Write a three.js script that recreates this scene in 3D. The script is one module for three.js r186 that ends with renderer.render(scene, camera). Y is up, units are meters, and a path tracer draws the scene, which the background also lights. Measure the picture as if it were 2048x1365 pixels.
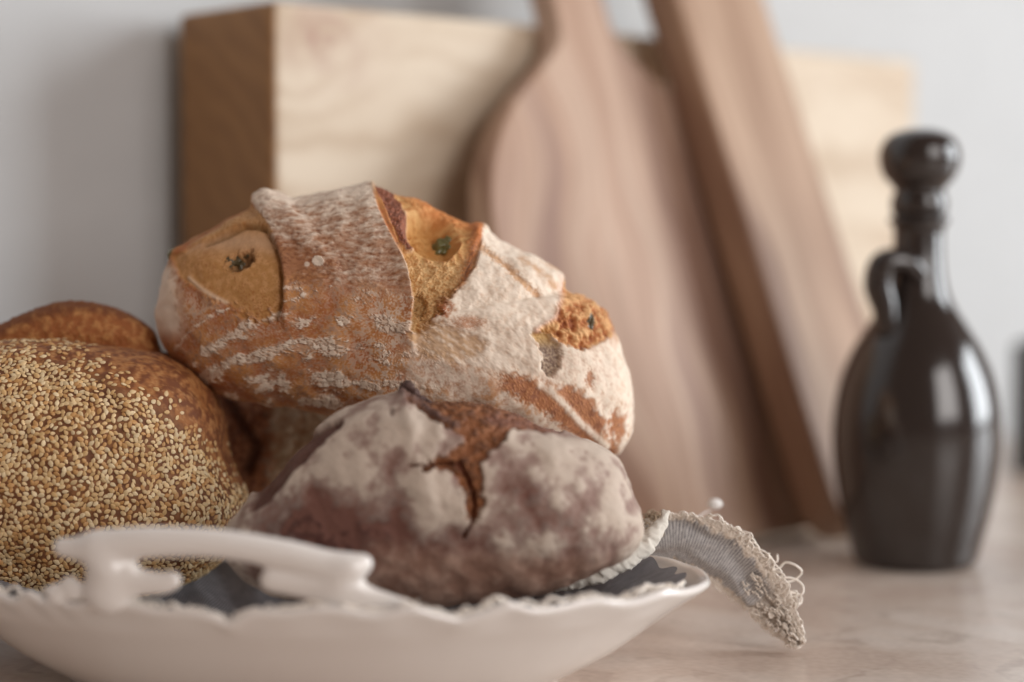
import * as THREE from 'three';
import { createNoise3D } from 'simplex-noise';
import { mergeGeometries } from 'three/addons/utils/BufferGeometryUtils.js';
import { MarchingCubes } from 'three/addons/objects/MarchingCubes.js';
import { RectAreaLightUniformsLib } from 'three/addons/lights/RectAreaLightUniformsLib.js';

// ------------------------------------------------------------------ camera, light, exposure
const renderer = new THREE.WebGLRenderer({ antialias: true });
renderer.setSize(1024, 682);
renderer.toneMapping = THREE.LinearToneMapping;
renderer.toneMappingExposure = 1.1;
renderer.shadowMap.enabled = true;
const scene = new THREE.Scene();
scene.background = new THREE.Color().setRGB(0.205, 0.15, 0.122);      // the dim rest of the kitchen
const PITCH = 0.0595449;
const camera = new THREE.PerspectiveCamera(19.8525, 1024 / 682, 0.05, 20);
camera.position.set(0, 0.17, 0);
camera.rotation.set(-PITCH, 0, 0);
camera.focus = 0.748;
camera.userData.fStop = 2.7;
scene.add(camera);
RectAreaLightUniformsLib.init();
const WIN = { x: 3.2, y: 1.0, z: -1.0, turn: -1.57, w: 0.82, h: 1.8, L: 7.6, tint: [0.93, 0.97, 1.0] };
const WIN2 = { x: 1.2, y: 0.88, z: 0.62, turn: -2.49, w: 0.95, h: 1.25, L: 3.5, tint: [1.0, 0.95, 0.92] };  // unseen fill window: glints suggest a source, size and place serve the light

// ------------------------------------------------------------------ helpers
let seedState = 20231;
function rnd() {
  seedState = (seedState + 0x6d2b79f5) | 0;
  let t = Math.imul(seedState ^ (seedState >>> 15), 1 | seedState);
  t = (t + Math.imul(t ^ (t >>> 7), 61 | t)) ^ t;
  return ((t ^ (t >>> 14)) >>> 0) / 4294967296;
}
const noise = createNoise3D(rnd);
const fbm = (x, y, z, o = 4) => { let a = 0.5, s = 0; for (let i = 0; i < o; i++) { s += a * noise(x, y, z); x = x * 2.03 + 7.1; y = y * 2.03 + 3.7; z = z * 2.03 + 1.9; a *= 0.5; } return s; };
const clamp = (x, a = 0, b = 1) => Math.min(b, Math.max(a, x));
const ss = (a, b, x) => { const t = clamp((x - a) / (b - a)); return t * t * (3 - 2 * t); };
const gauss = (x, w) => Math.exp(-(x * x) / (w * w));
const lin1 = (v) => { v /= 255; return v <= 0.04045 ? v / 12.92 : ((v + 0.055) / 1.055) ** 2.4; };
const rgb = (r, g, b) => [lin1(r), lin1(g), lin1(b)];
const mix = (a, b, t) => [a[0] + (b[0] - a[0]) * t, a[1] + (b[1] - a[1]) * t, a[2] + (b[2] - a[2]) * t];
const mul = (a, k) => [a[0] * k, a[1] * k, a[2] * k];
const hash2 = (i, j) => { let h = Math.imul(i, 374761393) + Math.imul(j, 668265263); h = Math.imul(h ^ (h >>> 13), 1274126177); return ((h ^ (h >>> 16)) >>> 0) / 4294967296; };
function worley(x, y) {                                             // [distance to nearest, gap to the second, id]
  const ix = Math.floor(x), iy = Math.floor(y); let a = 9, b = 9, id = 0;
  for (let j = iy - 1; j <= iy + 1; j++) for (let i = ix - 1; i <= ix + 1; i++) {
    const dx = i + 0.15 + 0.7 * hash2(i, j) - x, dy = j + 0.15 + 0.7 * hash2(i + 911, j - 77) - y, d = Math.sqrt(dx * dx + dy * dy);
    if (d < a) { b = a; a = d; id = hash2(i + 5, j + 9); } else if (d < b) b = d;
  }
  return [a, b - a, id];
}
function sdPoly(P, x, y) {                                          // signed distance, negative inside
  let d = 1e9, s = 1;
  for (let i = 0, n = P.length, j = n - 1; i < n; j = i, i++) {
    const ex = P[j][0] - P[i][0], ey = P[j][1] - P[i][1], wx = x - P[i][0], wy = y - P[i][1];
    const t = clamp((wx * ex + wy * ey) / (ex * ex + ey * ey)), bx = wx - ex * t, by = wy - ey * t;
    d = Math.min(d, bx * bx + by * by);
    const c1 = y >= P[i][1], c2 = y < P[j][1], c3 = ex * wy > ey * wx;
    if ((c1 && c2 && c3) || (!c1 && !c2 && !c3)) s = -s;
  }
  return s * Math.sqrt(d);
}
function dLine(P, x, y) {                                           // [distance to a polyline, share of the way along]
  let d = 1e9, at = 0;
  for (let i = 0; i < P.length - 1; i++) {
    const ex = P[i + 1][0] - P[i][0], ey = P[i + 1][1] - P[i][1], wx = x - P[i][0], wy = y - P[i][1];
    const t = clamp((wx * ex + wy * ey) / (ex * ex + ey * ey)), q = Math.hypot(wx - ex * t, wy - ey * t);
    if (q < d) { d = q; at = (i + t) / (P.length - 1); }
  }
  return [d, at];
}
function mesh(name, geometry, material, parent = scene) {
  const m = new THREE.Mesh(geometry, material); m.name = name; m.castShadow = m.receiveShadow = true; parent.add(m); return m;
}
function group(name, pos, rx = 0, ry = 0) { const g = new THREE.Group(); g.name = name; g.position.set(...pos); g.rotation.set(rx, ry, 0, 'YXZ'); scene.add(g); return g; }
function tag(o, label, category, grp) { o.userData.label = label; o.userData.category = category; if (grp) o.userData.group = grp; return o; }
const structure = (o) => { o.userData.kind = 'structure'; return o; };
const vmat = (o = {}) => new THREE.MeshPhysicalMaterial({ vertexColors: true, roughness: 0.8, ...o });

// A closed loaf: outline in its own drawing units (x right, y down), swelling front to back, then displaced and coloured by field(X, Y, z, isFront).
function loafGeometry({ outline, centre, unit, front, back, flat = 0.85, nA = 900, nF = 300, nB = 50, field }) {
  const curve = new THREE.CatmullRomCurve3(outline.map(([x, y]) => new THREE.Vector3(x - centre[0], centre[1] - y, 0)), true, 'centripetal');
  const pts = curve.getPoints(outline.length * 14), R = new Float64Array(nA);
  for (let k = 0; k < nA; k++) {
    const a = (k / nA) * 2 * Math.PI, cx = Math.cos(a), cy = Math.sin(a); let best = 0;
    for (let i = 0; i < pts.length - 1; i++) {
      const p = pts[i], q = pts[i + 1], ex = q.x - p.x, ey = q.y - p.y, den = cx * ey - cy * ex;
      if (Math.abs(den) < 1e-9) continue;
      const t = (p.x * ey - p.y * ex) / den, s = (p.x * cy - p.y * cx) / den;
      if (t > 0 && s >= -1e-6 && s <= 1 + 1e-6) best = Math.max(best, t);
    }
    R[k] = best || R[k - 1];
  }
  const psi = []; for (let i = 1; i <= nF; i++) psi.push((i / nF) * Math.PI / 2); for (let i = 1; i < nB; i++) psi.push(Math.PI / 2 + (i / nB) * Math.PI / 2);
  const rows = psi.length, count = rows * nA + 2, pos = new Float32Array(count * 3), idx = [];
  const put = (i, x, y, z) => { pos[3 * i] = x; pos[3 * i + 1] = y; pos[3 * i + 2] = z; };
  put(0, 0, 0, front); put(count - 1, 0, 0, -back);
  psi.forEach((s, r) => {
    const c = Math.cos(s), z = (c > 0 ? front : back) * Math.sign(c) * Math.abs(c) ** flat, q = Math.sin(s);
    for (let k = 0; k < nA; k++) { const a = (k / nA) * 2 * Math.PI; put(1 + r * nA + k, Math.cos(a) * R[k] * q, Math.sin(a) * R[k] * q, z); }
  });
  for (let k = 0; k < nA; k++) {
    const k2 = (k + 1) % nA; idx.push(0, 1 + k, 1 + k2);
    for (let r = 0; r < rows - 1; r++) { const a = 1 + r * nA + k, b = 1 + r * nA + k2, c = a + nA, d = b + nA; idx.push(a, c, b, b, c, d); }
    const o = 1 + (rows - 1) * nA; idx.push(o + k, count - 1, o + k2);
  }
  const g = new THREE.BufferGeometry(); g.setAttribute('position', new THREE.BufferAttribute(pos, 3)); g.setIndex(idx); g.computeVertexNormals();
  const N = g.attributes.normal.array.slice(), col = new Float32Array(count * 3);
  for (let i = 0; i < count; i++) {
    const x = pos[3 * i], y = pos[3 * i + 1], z = pos[3 * i + 2], k = 1 + 0.045 * Math.max(0, z) / front;
    const X = 1024 + (x + centre[0] - 1024) * k, Y = 682 + (centre[1] - y - 682) * k;
    const [d, c] = field(X, Y, z, [x, y, z]);
    for (let j = 0; j < 3; j++) { pos[3 * i + j] = (pos[3 * i + j] + N[3 * i + j] * d) * unit; col[3 * i + j] = c[j]; }
  }
  g.setAttribute('color', new THREE.BufferAttribute(col, 3)); g.computeVertexNormals();
  return g;
}
function paint(g, fn) {                                             // vertex colours from a function of position
  const p = g.attributes.position, c = new Float32Array(p.count * 3);
  for (let i = 0; i < p.count; i++) c.set(fn(p.getX(i), p.getY(i), p.getZ(i), i), 3 * i);
  g.setAttribute('color', new THREE.BufferAttribute(c, 3)); return g;
}
function canvasTexture(w, h, fn, srgb = true) {
  const d = new Uint8Array(w * h * 4);
  for (let y = 0; y < h; y++) for (let x = 0; x < w; x++) { const c = fn(x / w, y / h); const o = (y * w + x) * 4; d[o] = c[0]; d[o + 1] = c[1]; d[o + 2] = c[2]; d[o + 3] = 255; }
  const t = new THREE.DataTexture(d, w, h); t.magFilter = THREE.LinearFilter; t.wrapS = t.wrapT = THREE.RepeatWrapping; if (srgb) t.colorSpace = THREE.SRGBColorSpace; t.needsUpdate = true; return t;
}
const mix8 = (a, b, t) => [a[0] + (b[0] - a[0]) * t, a[1] + (b[1] - a[1]) * t, a[2] + (b[2] - a[2]) * t];
// a tube whose radius may change along its way, with rounded ends
function tube(points, radii, seg = 40, sides = 10, closed = false) {
  const curve = new THREE.CatmullRomCurve3(points.map((p) => new THREE.Vector3(...p)), closed, 'centripetal');
  const g = new THREE.TubeGeometry(curve, seg, 1, sides, closed), p = g.attributes.position, n = g.attributes.normal, v = new THREE.Vector3();
  const rad = (t) => { if (typeof radii === 'number') return radii; const q = t * (radii.length - 1), i = Math.min(radii.length - 2, Math.floor(q)); return radii[i] + (radii[i + 1] - radii[i]) * (q - i); };
  for (let i = 0; i <= seg; i++) {
    const t = i / seg, c = curve.getPointAt(t); let r = rad(t);
    if (!closed && (i === 0 || i === seg)) r = r * 0.05;
    for (let j = 0; j <= sides; j++) { const k = i * (sides + 1) + j; v.set(n.getX(k), n.getY(k), n.getZ(k)); p.setXYZ(k, c.x + v.x * r, c.y + v.y * r, c.z + v.z * r); }
  }
  g.computeVertexNormals(); return g;
}

// ------------------------------------------------------------------ window lights (outside the frame)
function buildWindow(name, label, q, bars) {
  const w = group(name, [q.x, q.y, q.z], 0, q.turn);      // its glazed face looks along local +z
  tag(w, label, 'window');
  const white = new THREE.MeshStandardMaterial({ color: new THREE.Color().setRGB(0.75, 0.74, 0.72), roughness: 0.5 });
  const glow = new THREE.MeshStandardMaterial({ color: 0x222222, emissive: new THREE.Color().setRGB(...q.tint), emissiveIntensity: q.L * 0.35, roughness: 0.4 });
  const total = bars * q.w + (bars + 1) * 0.05;
  for (let i = 0; i <= bars; i++) { const m = mesh('frame_bar', new THREE.BoxGeometry(0.05, q.h + 0.1, 0.06), white, w); m.position.x = -total / 2 + 0.025 + i * (q.w + 0.05); }
  for (const s of [-1, 1]) { const m = mesh('frame_rail', new THREE.BoxGeometry(total - 0.004, 0.05, 0.056), white, w); m.position.y = s * (q.h / 2 + 0.026); }
  for (let i = 0; i < bars; i++) {
    const x = -total / 2 + 0.05 + q.w / 2 + i * (q.w + 0.05);
    const pane = mesh('pane', new THREE.BoxGeometry(q.w, q.h, 0.006), glow, w); pane.position.set(x, 0, -0.02);
    const a = new THREE.RectAreaLight(new THREE.Color().setRGB(...q.tint), q.L, q.w - 0.01, q.h - 0.01); a.name = 'window_daylight';
    a.position.set(x, 0, -0.005); a.rotation.y = Math.PI; w.add(a);
  }
}
buildWindow('kitchen_window', 'large two-pane kitchen window to the right of the counter', WIN, 2);
buildWindow('fill_window', 'single-pane fill window out of view, sized and placed to brighten the scene', WIN2, 1);

// ------------------------------------------------------------------ wall and counter
const PHI = 0.7396, E1 = [Math.cos(PHI), 0, -Math.sin(PHI)], EN = [Math.sin(PHI), 0, Math.cos(PHI)];
const corner = [-0.11668, 0, -0.95821];                              // near foot corner of the chopping block
{
  const wallTex = canvasTexture(256, 256, (u, v) => { const n = fbm(u * 5, v * 5, 3) * 5 + noise(u * 90, v * 90, 5) * 2; return [191 + n, 193 + n, 194 + n]; });
  const w = structure(mesh('wall', new THREE.BoxGeometry(4, 2.6, 0.1), new THREE.MeshStandardMaterial({ map: wallTex, roughness: 0.75 })));
  const gap = 0.085 + 0.014 + 0.05;
  w.position.set(corner[0] - EN[0] * gap + E1[0] * 0.3, 1.25, corner[2] - EN[2] * gap + E1[2] * 0.3); w.rotation.y = PHI;
  const stone = canvasTexture(1024, 1024, (u, v) => {
    const a = fbm(u * 7, v * 7, 1, 5), b = fbm(u * 22 + a * 2, v * 22, 4, 4), c = noise(u * 190, v * 190, 9);
    let k = mix8([206, 188, 175], [221, 209, 199], ss(-0.25, 0.4, a)); k = mix8(k, [178, 161, 149], ss(0.15, 0.5, b) * 0.45);
    k = mix8(k, [223, 208, 196], ss(0.2, 0.45, fbm(u * 30, v * 12, 7, 3)) * 0.5);
    return [k[0] + c * 5, k[1] + c * 5, k[2] + c * 5];
  });
  const g = new THREE.BoxGeometry(3.6, 0.04, 2.6); const uv = g.attributes.uv, p = g.attributes.position;
  for (let i = 0; i < uv.count; i++) uv.setXY(i, p.getX(i) / 0.9, p.getZ(i) / 0.9);
  const c = structure(mesh('countertop', g, new THREE.MeshPhysicalMaterial({ map: stone, roughness: 0.27 })));
  c.position.set(0.1, -0.02, -0.9); c.rotation.y = PHI;
}

// ------------------------------------------------------------------ chopping block, paddle board, plank
{
  const g = group('chopping_block', corner, 0, PHI);
  tag(g, 'thick pale wooden chopping block standing on edge behind the other boards', 'chopping block');
  const L = 0.524, H = 0.2794, T = 0.085;
  const base = new THREE.BoxGeometry(L, H, T, 170, 90, 30), p = base.attributes.position, R = 0.004, v = new THREE.Vector3(), c = new THREE.Vector3();
  for (let i = 0; i < p.count; i++) {                                // round every edge
    v.set(p.getX(i), p.getY(i), p.getZ(i)); c.set(clamp(v.x, -L / 2 + R, L / 2 - R), clamp(v.y, -H / 2 + R, H / 2 - R), clamp(v.z, -T / 2 + R, T / 2 - R));
    const d = v.clone().sub(c); if (d.length() > R) v.copy(c).addScaledVector(d.normalize(), R); p.setXYZ(i, v.x, v.y, v.z);
  }
  base.computeVertexNormals(); base.translate(L / 2, H / 2, -T / 2);
  paint(base, (x, y, z) => {
    const kx = x - 0.035, ky = y - 0.262, kd = Math.hypot(kx * 0.8, ky), warp = 0.02 * gauss(kd, 0.03);
    const s = fbm(x * 3 + 2, (y + warp) * 42 + fbm(x * 4, y * 6, z) * 2, z * 38, 4);
    if (x < 0.0022) {                                                // end grain: growth rings run across it
      const r = Math.hypot(z + 0.2, y * 0.9 + 0.02), e = fbm(r * 120, y * 2, 3, 3) * 0.6 + 0.4 * Math.sin(r * 420 + fbm(y * 20, z * 20, 1) * 4);
      return mix(rgb(132, 92, 55), rgb(174, 130, 82), 0.5 + 0.45 * e);
    }
    let k = mix(rgb(194, 174, 150), rgb(214, 199, 178), ss(-0.4, 0.4, s));
    k = mix(k, rgb(184, 156, 128), ss(0.2, 0.6, fbm(x * 2, y * 20, 8, 3)) * 0.5);
    k = mix(k, rgb(168, 132, 116), clamp(gauss(kd, 0.022) * (0.45 + 0.9 * fbm(kd * 110, x * 30, y * 30, 3))));
    return k;
  });
  mesh('block', base, vmat({ roughness: 0.6 }), g);
}
function woodTexture(light, dark, streak, seed, bend) {
  return canvasTexture(512, 1024, (u, v) => {
    const w = u + bend * fbm(u * 2, v * 2.2, seed, 2), s = fbm(w * 8, v * 1.1, seed, 4), f = fbm(w * 60, v * 5, seed + 3, 3), d = fbm(w * 3.4 + 3, v * 0.9, seed + 8, 3);
    let k = mix8(light, dark, ss(-0.35, 0.45, s)); k = mix8(k, streak, ss(0.12, 0.5, d) * 0.75);
    const n = f * 20; return [clamp(k[0] + n, 0, 255), clamp(k[1] + n, 0, 255), clamp(k[2] + n, 0, 255)];
  });
}
function leaningBoard(name, label, category, shape, thick, foot, lean, tex, parts) {
  const g = group(name, [corner[0] + E1[0] * foot[0] + EN[0] * foot[1], 0, corner[2] + E1[2] * foot[0] + EN[2] * foot[1]], 0, PHI);
  tag(g, label, category);
  const geo = new THREE.ExtrudeGeometry(shape, { depth: thick, bevelEnabled: true, bevelThickness: 0.003, bevelSize: 0.003, bevelSegments: 3, curveSegments: 24 });
  geo.translate(0, 0.003, 0.003); const uv = geo.attributes.uv, p = geo.attributes.position;
  for (let i = 0; i < uv.count; i++) uv.setXY(i, (p.getX(i) + p.getZ(i) * 0.6) / 0.25 + 0.37, p.getY(i) / 0.5);
  const m = mesh('board', geo, new THREE.MeshPhysicalMaterial({ map: tex, roughness: 0.55 }), g);
  m.rotation.x = -lean; m.position.z = 0; return g;
}
{
  const s = new THREE.Shape(), w = 0.102;                            // paddle outline: square foot, round shoulders, neck
  s.moveTo(-w + 0.016, 0); s.lineTo(w - 0.016, 0); s.quadraticCurveTo(w, 0, w, 0.016); s.lineTo(w * 1.0, 0.15);
  s.bezierCurveTo(w * 1.0, 0.235, 0.036, 0.252, 0.021, 0.276); s.bezierCurveTo(0.0175, 0.285, 0.017, 0.30, 0.018, 0.325);
  s.bezierCurveTo(0.02, 0.352, -0.02, 0.352, -0.018, 0.325); s.bezierCurveTo(-0.017, 0.30, -0.0175, 0.285, -0.021, 0.276);
  s.bezierCurveTo(-0.036, 0.252, -w, 0.235, -w, 0.15); s.lineTo(-w, 0.016); s.quadraticCurveTo(-w, 0, -w + 0.016, 0);
  const hole = new THREE.Path(); hole.absarc(0, 0.325, 0.007, 0, Math.PI * 2, true); s.holes.push(hole);
  leaningBoard('paddle_board', 'round-shouldered brown paddle board with a narrow neck leaning on the pale block', 'cutting board', s, 0.013, [0.194, 0.1], 0.342,
    woodTexture([188, 159, 138], [173, 140, 118], [138, 105, 90], 4.4, 0.12));
  const q = new THREE.Shape(), a = 0.036, len = 0.46, r = 0.022;
  q.moveTo(-a + r, 0); q.lineTo(a - r, 0); q.quadraticCurveTo(a, 0, a, r); q.lineTo(a, len - r); q.quadraticCurveTo(a, len, a - r, len); q.lineTo(-a + r, len); q.quadraticCurveTo(-a, len, -a, len - r); q.lineTo(-a, r); q.quadraticCurveTo(-a, 0, -a + r, 0);
  leaningBoard('wooden_plank', 'long narrow brown wooden plank leaning beside the black bottle', 'plank', q, 0.02, [0.286, 0.134], 0.392,
    woodTexture([178, 148, 124], [160, 128, 104], [128, 96, 77], 9.1, 0.08));
}
{                                                                    // dark upright thing at the right border
  const s = new THREE.Shape(); s.moveTo(0, 0); s.lineTo(0.12, 0); s.lineTo(0.12, 0.085); s.quadraticCurveTo(0.06, 0.105, 0, 0.085); s.lineTo(0, 0);
  const m = mesh('dark_tray', new THREE.ExtrudeGeometry(s, { depth: 0.014, bevelThickness: 0.002, bevelSize: 0.002, bevelSegments: 2 }), new THREE.MeshStandardMaterial({ color: new THREE.Color().setRGB(0.02, 0.016, 0.013), roughness: 0.5 }));
  m.position.set(0.346, 0.002, -1.335); m.rotation.y = 0.2;
  tag(m, 'dark upright tray at the right edge behind the bottle', 'tray');
}

// ------------------------------------------------------------------ bottle
{
  const u = 0.000253, g = group('oil_bottle', [0.2025, 0, -0.9715], 0, 0.15);
  tag(g, 'black glazed oil bottle with a ball stopper and a small ear handle', 'bottle');
  const glaze = new THREE.MeshPhysicalMaterial({ color: new THREE.Color().setRGB(0.02, 0.0135, 0.0115), roughness: 0.17, ior: 1.6, clearcoat: 0.35, clearcoatRoughness: 0.05 });
  const lathe = (pts, n = 96) => { const c = new THREE.SplineCurve(pts.map(([r, y]) => new THREE.Vector2(Math.max(r, 0.0001) * u * 1.04, y * u))); return new THREE.LatheGeometry(c.getPoints(pts.length * 10), n); };
  const body = mesh('body', lathe([[0, 0], [60, 0], [104, 3], [116, 12], [124, 40], [139, 100], [152, 170], [158, 240], [155, 310], [142, 375], [120, 430], [93, 475], [70, 512], [56, 548], [49, 590], [47, 640], [48, 665], [56, 676], [57, 684], [49, 690], [40, 690]]), glaze, g);
  const st = mesh('stopper', lathe([[0, 680], [40, 681], [44, 690], [52, 697], [53, 718], [50, 730], [46, 738], [52, 748], [68, 768], [76, 796], [74, 822], [60, 845], [34, 858], [0, 862]]), glaze, g);
  mesh('handle', tube([[-78 * u, 455 * u, 50 * u], [-84 * u, 510 * u, 46 * u], [-94 * u, 560 * u, 36 * u], [-84 * u, 596 * u, 40 * u], [-46 * u, 600 * u, 46 * u], [-4 * u, 568 * u, 46 * u]], [22 * u, 24 * u, 29 * u, 28 * u, 22 * u, 17 * u], 60, 18), glaze, g);
}

// ------------------------------------------------------------------ bowl
const BC = [-0.0735, 0, -0.718], BA = 0.148, BB = 0.083, BT = -0.06;  // centre, half length, half width, turn of the oval
const bx = [Math.cos(BT), 0, -Math.sin(BT)], bz = [Math.sin(BT), 0, Math.cos(BT)];
const angNear = 1.85;                                               // where the near handle stands (pi/2 looks at the viewer)
const beads = [[1.26, 0.0032, 0.055], [1.02, 0.003, 0.05], [0.785, 0.002, 0.08], [0.5, 0.002, 0.09], [2.2, 0.004, 0.035], [2.12, 0.003, 0.03], [2.34, 0.003, 0.06], [1.78, 0.0015, 0.06], [1.6, 0.0015, 0.05], [1.97, 0.004, 0.1], [1.45, 0.003, 0.09], [1.68, -0.0025, 0.025], [1.14, -0.0012, 0.03]];
function rimHeight(th) {
  let y = 0.0402 + 0.0006 * noise(Math.cos(th) * 3, Math.sin(th) * 3, 8);
  for (const [a, k, w] of beads) y += k * (gauss(th - a, w) + gauss(th - a - Math.PI, w));
  return y;
}
function bowlPoint(th, k, y) { const c = Math.cos(th) * BA * k, s = Math.sin(th) * BB * k; return [BC[0] + bx[0] * c + bz[0] * s, y, BC[2] + bx[2] * c + bz[2] * s]; }
const glazeWhite = new THREE.MeshPhysicalMaterial({ color: new THREE.Color().setRGB(0.81, 0.765, 0.725), roughness: 0.2, clearcoat: 0.6, clearcoatRoughness: 0.04 });
const bowl = group('serving_bowl', [0, 0, 0]);
tag(bowl, 'white ceramic bowl with a scalloped rim and pierced scroll handle holding the loaves', 'bowl');
{
  // profile as [scale of the oval, share of the rim height, absolute lift]
  const prof = [[0.02, 0, 0.004], [0.54, 0, 0.004], [0.58, 0, 0.0015], [0.61, 0, 0.0015], [0.625, 0, 0.004], [0.665, 0.1, 0.003], [0.74, 0.3, 0.001], [0.81, 0.5, 0], [0.88, 0.69, 0], [0.94, 0.84, 0], [0.98, 0.94, 0], [0.992, 0.985, 0], [0.985, 1.0, 0.0012], [0.968, 0.99, 0.0008], [0.95, 0.95, 0], [0.9, 0.83, 0.001], [0.82, 0.63, 0.002], [0.72, 0.42, 0.002], [0.6, 0.27, 0.002], [0.4, 0.2, 0.002], [0.02, 0.19, 0.002]];
  const nT = 720, sub = 4, rows = [];
  for (let i = 0; i < prof.length - 1; i++) for (let j = 0; j < sub; j++) {
    const q = (n) => prof[clamp(n, 0, prof.length - 1)], t = j / sub, cr = (a, b, c, d) => 0.5 * (2 * b + (c - a) * t + (2 * a - 5 * b + 4 * c - d) * t * t + (3 * b - a - 3 * c + d) * t * t * t);
    rows.push([0, 1, 2].map((m) => cr(q(i - 1)[m], q(i)[m], q(i + 1)[m], q(i + 2)[m])));
  }
  rows.push(prof[prof.length - 1]);
  const pos = [], idx = [];
  rows.forEach(([k, s, l]) => { for (let i = 0; i < nT; i++) { const th = (i / nT) * 2 * Math.PI, H = rimHeight(th), lob = (H - 0.0402) / 0.003; pos.push(...bowlPoint(th, k * (1 + 0.01 * lob * ss(0.85, 1, s)), s * 0.0402 + (H - 0.0402) * ss(0.8, 1, s) + l)); } });
  for (let r = 0; r < rows.length - 1; r++) for (let i = 0; i < nT; i++) { const j = (i + 1) % nT, a = r * nT + i, b = r * nT + j, c = a + nT, d = b + nT; idx.push(a, c, b, b, c, d); }
  const g = new THREE.BufferGeometry(); g.setAttribute('position', new THREE.Float32BufferAttribute(pos, 3)); g.setIndex(idx); g.computeVertexNormals();
  mesh('bowl_body', g, glazeWhite, bowl);
  // scroll handle: tapered capsules joined smoothly, drawn in units of 0.167 mm
  const chains = [
    [[94, 1128, 19], [130, 1128, 24], [180, 1120, 31], [250, 1110, 32], [330, 1106, 31], [430, 1108, 30], [560, 1129, 30], [650, 1152, 29], [700, 1160, 25], [718, 1154, 20]],
    [[172, 1128, 32], [190, 1165, 40], [194, 1212, 48]], [[204, 1202, 34], [262, 1193, 26], [318, 1190, 22], [334, 1185, 19]], [[232, 1168, 20], [240, 1170, 20]],
    [[690, 1166, 29], [676, 1198, 34], [716, 1224, 30], [806, 1247, 15]], [[660, 1206, 32], [600, 1194, 25], [536, 1183, 22]], [[74, 1226, 19], [78, 1230, 19]], [[112, 1208, 21], [118, 1216, 21]],
  ].map((ch) => {                                                   // smooth each run of points into short tapered pieces
    const cu = new THREE.CatmullRomCurve3(ch.map((q) => new THREE.Vector3(...q)), false, 'centripetal'), m = ch.length * 4, out = [];
    for (let k = 0; k < m; k++) { const a = cu.getPoint(k / m), b = cu.getPoint((k + 1) / m); out.push([[a.x, a.y], [b.x, b.y], a.z, b.z]); }
    return out;
  });
  const n = 112, lo = [40, -1330], size = [800, 290], dz = 120, mc = new MarchingCubes(n, new THREE.MeshStandardMaterial(), false, false, 300000);
  mc.isolation = 0; const half = n / 2;
  for (let k = 0; k < n; k++) for (let j = 0; j < n; j++) for (let i = 0; i < n; i++) {
    const x = lo[0] + ((i - half) / half + 1) / 2 * size[0], y = -(lo[1] + ((j - half) / half + 1) / 2 * size[1]), z = ((k - half) / half) * dz / 2;
    let s = 0;
    const zz = z * (1.1 + 0.7 * ss(1160, 1220, y));
    for (const ch of chains) {
      let near = 1e9;
      for (const [a, b, ra, rb] of ch) { const ex = b[0] - a[0], ey = b[1] - a[1], t = clamp(((x - a[0]) * ex + (y - a[1]) * ey) / (ex * ex + ey * ey + 1e-9)); near = Math.min(near, Math.hypot(x - a[0] - ex * t, y - a[1] - ey * t, zz) - (ra + (rb - ra) * t)); }
      s += Math.exp(-Math.min(near, 200) / 9);
    }
    mc.field[i + j * n + k * n * n] = 9 * Math.log(s + 1e-12);
  }
  mc.update();
  const cnt = mc.count, hp = new Float32Array(cnt * 3), hn = new Float32Array(cnt * 3);
  for (let i = 0; i < cnt; i++) {
    const x = lo[0] + (mc.positionArray[3 * i] + 1) / 2 * size[0], y = lo[1] + (mc.positionArray[3 * i + 1] + 1) / 2 * size[1], z = mc.positionArray[3 * i + 2] * dz / 2;
    hp.set([(x - 405) * 0.0001633, (y + 1230) * 0.0001633, z * 0.0001633], 3 * i);
    const N = new THREE.Vector3(mc.normalArray[3 * i] / size[0], mc.normalArray[3 * i + 1] / size[1], mc.normalArray[3 * i + 2] / dz).normalize(); hn.set([N.x, N.y, N.z], 3 * i);
  }
  const hg = new THREE.BufferGeometry(); hg.setAttribute('position', new THREE.BufferAttribute(hp, 3)); hg.setAttribute('normal', new THREE.BufferAttribute(hn, 3));
  // bend the handle so that it follows the oval rim
  for (let i = 0; i < cnt; i++) { const x = hp[3 * i]; hp[3 * i + 2] -= 3.2 * (x - 0.01) * (x - 0.01); }
  const handle = mesh('handle', hg, glazeWhite, bowl); handle.position.set(-0.1011, 0.0449, -0.6385); handle.rotation.y = -0.02;
}

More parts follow.
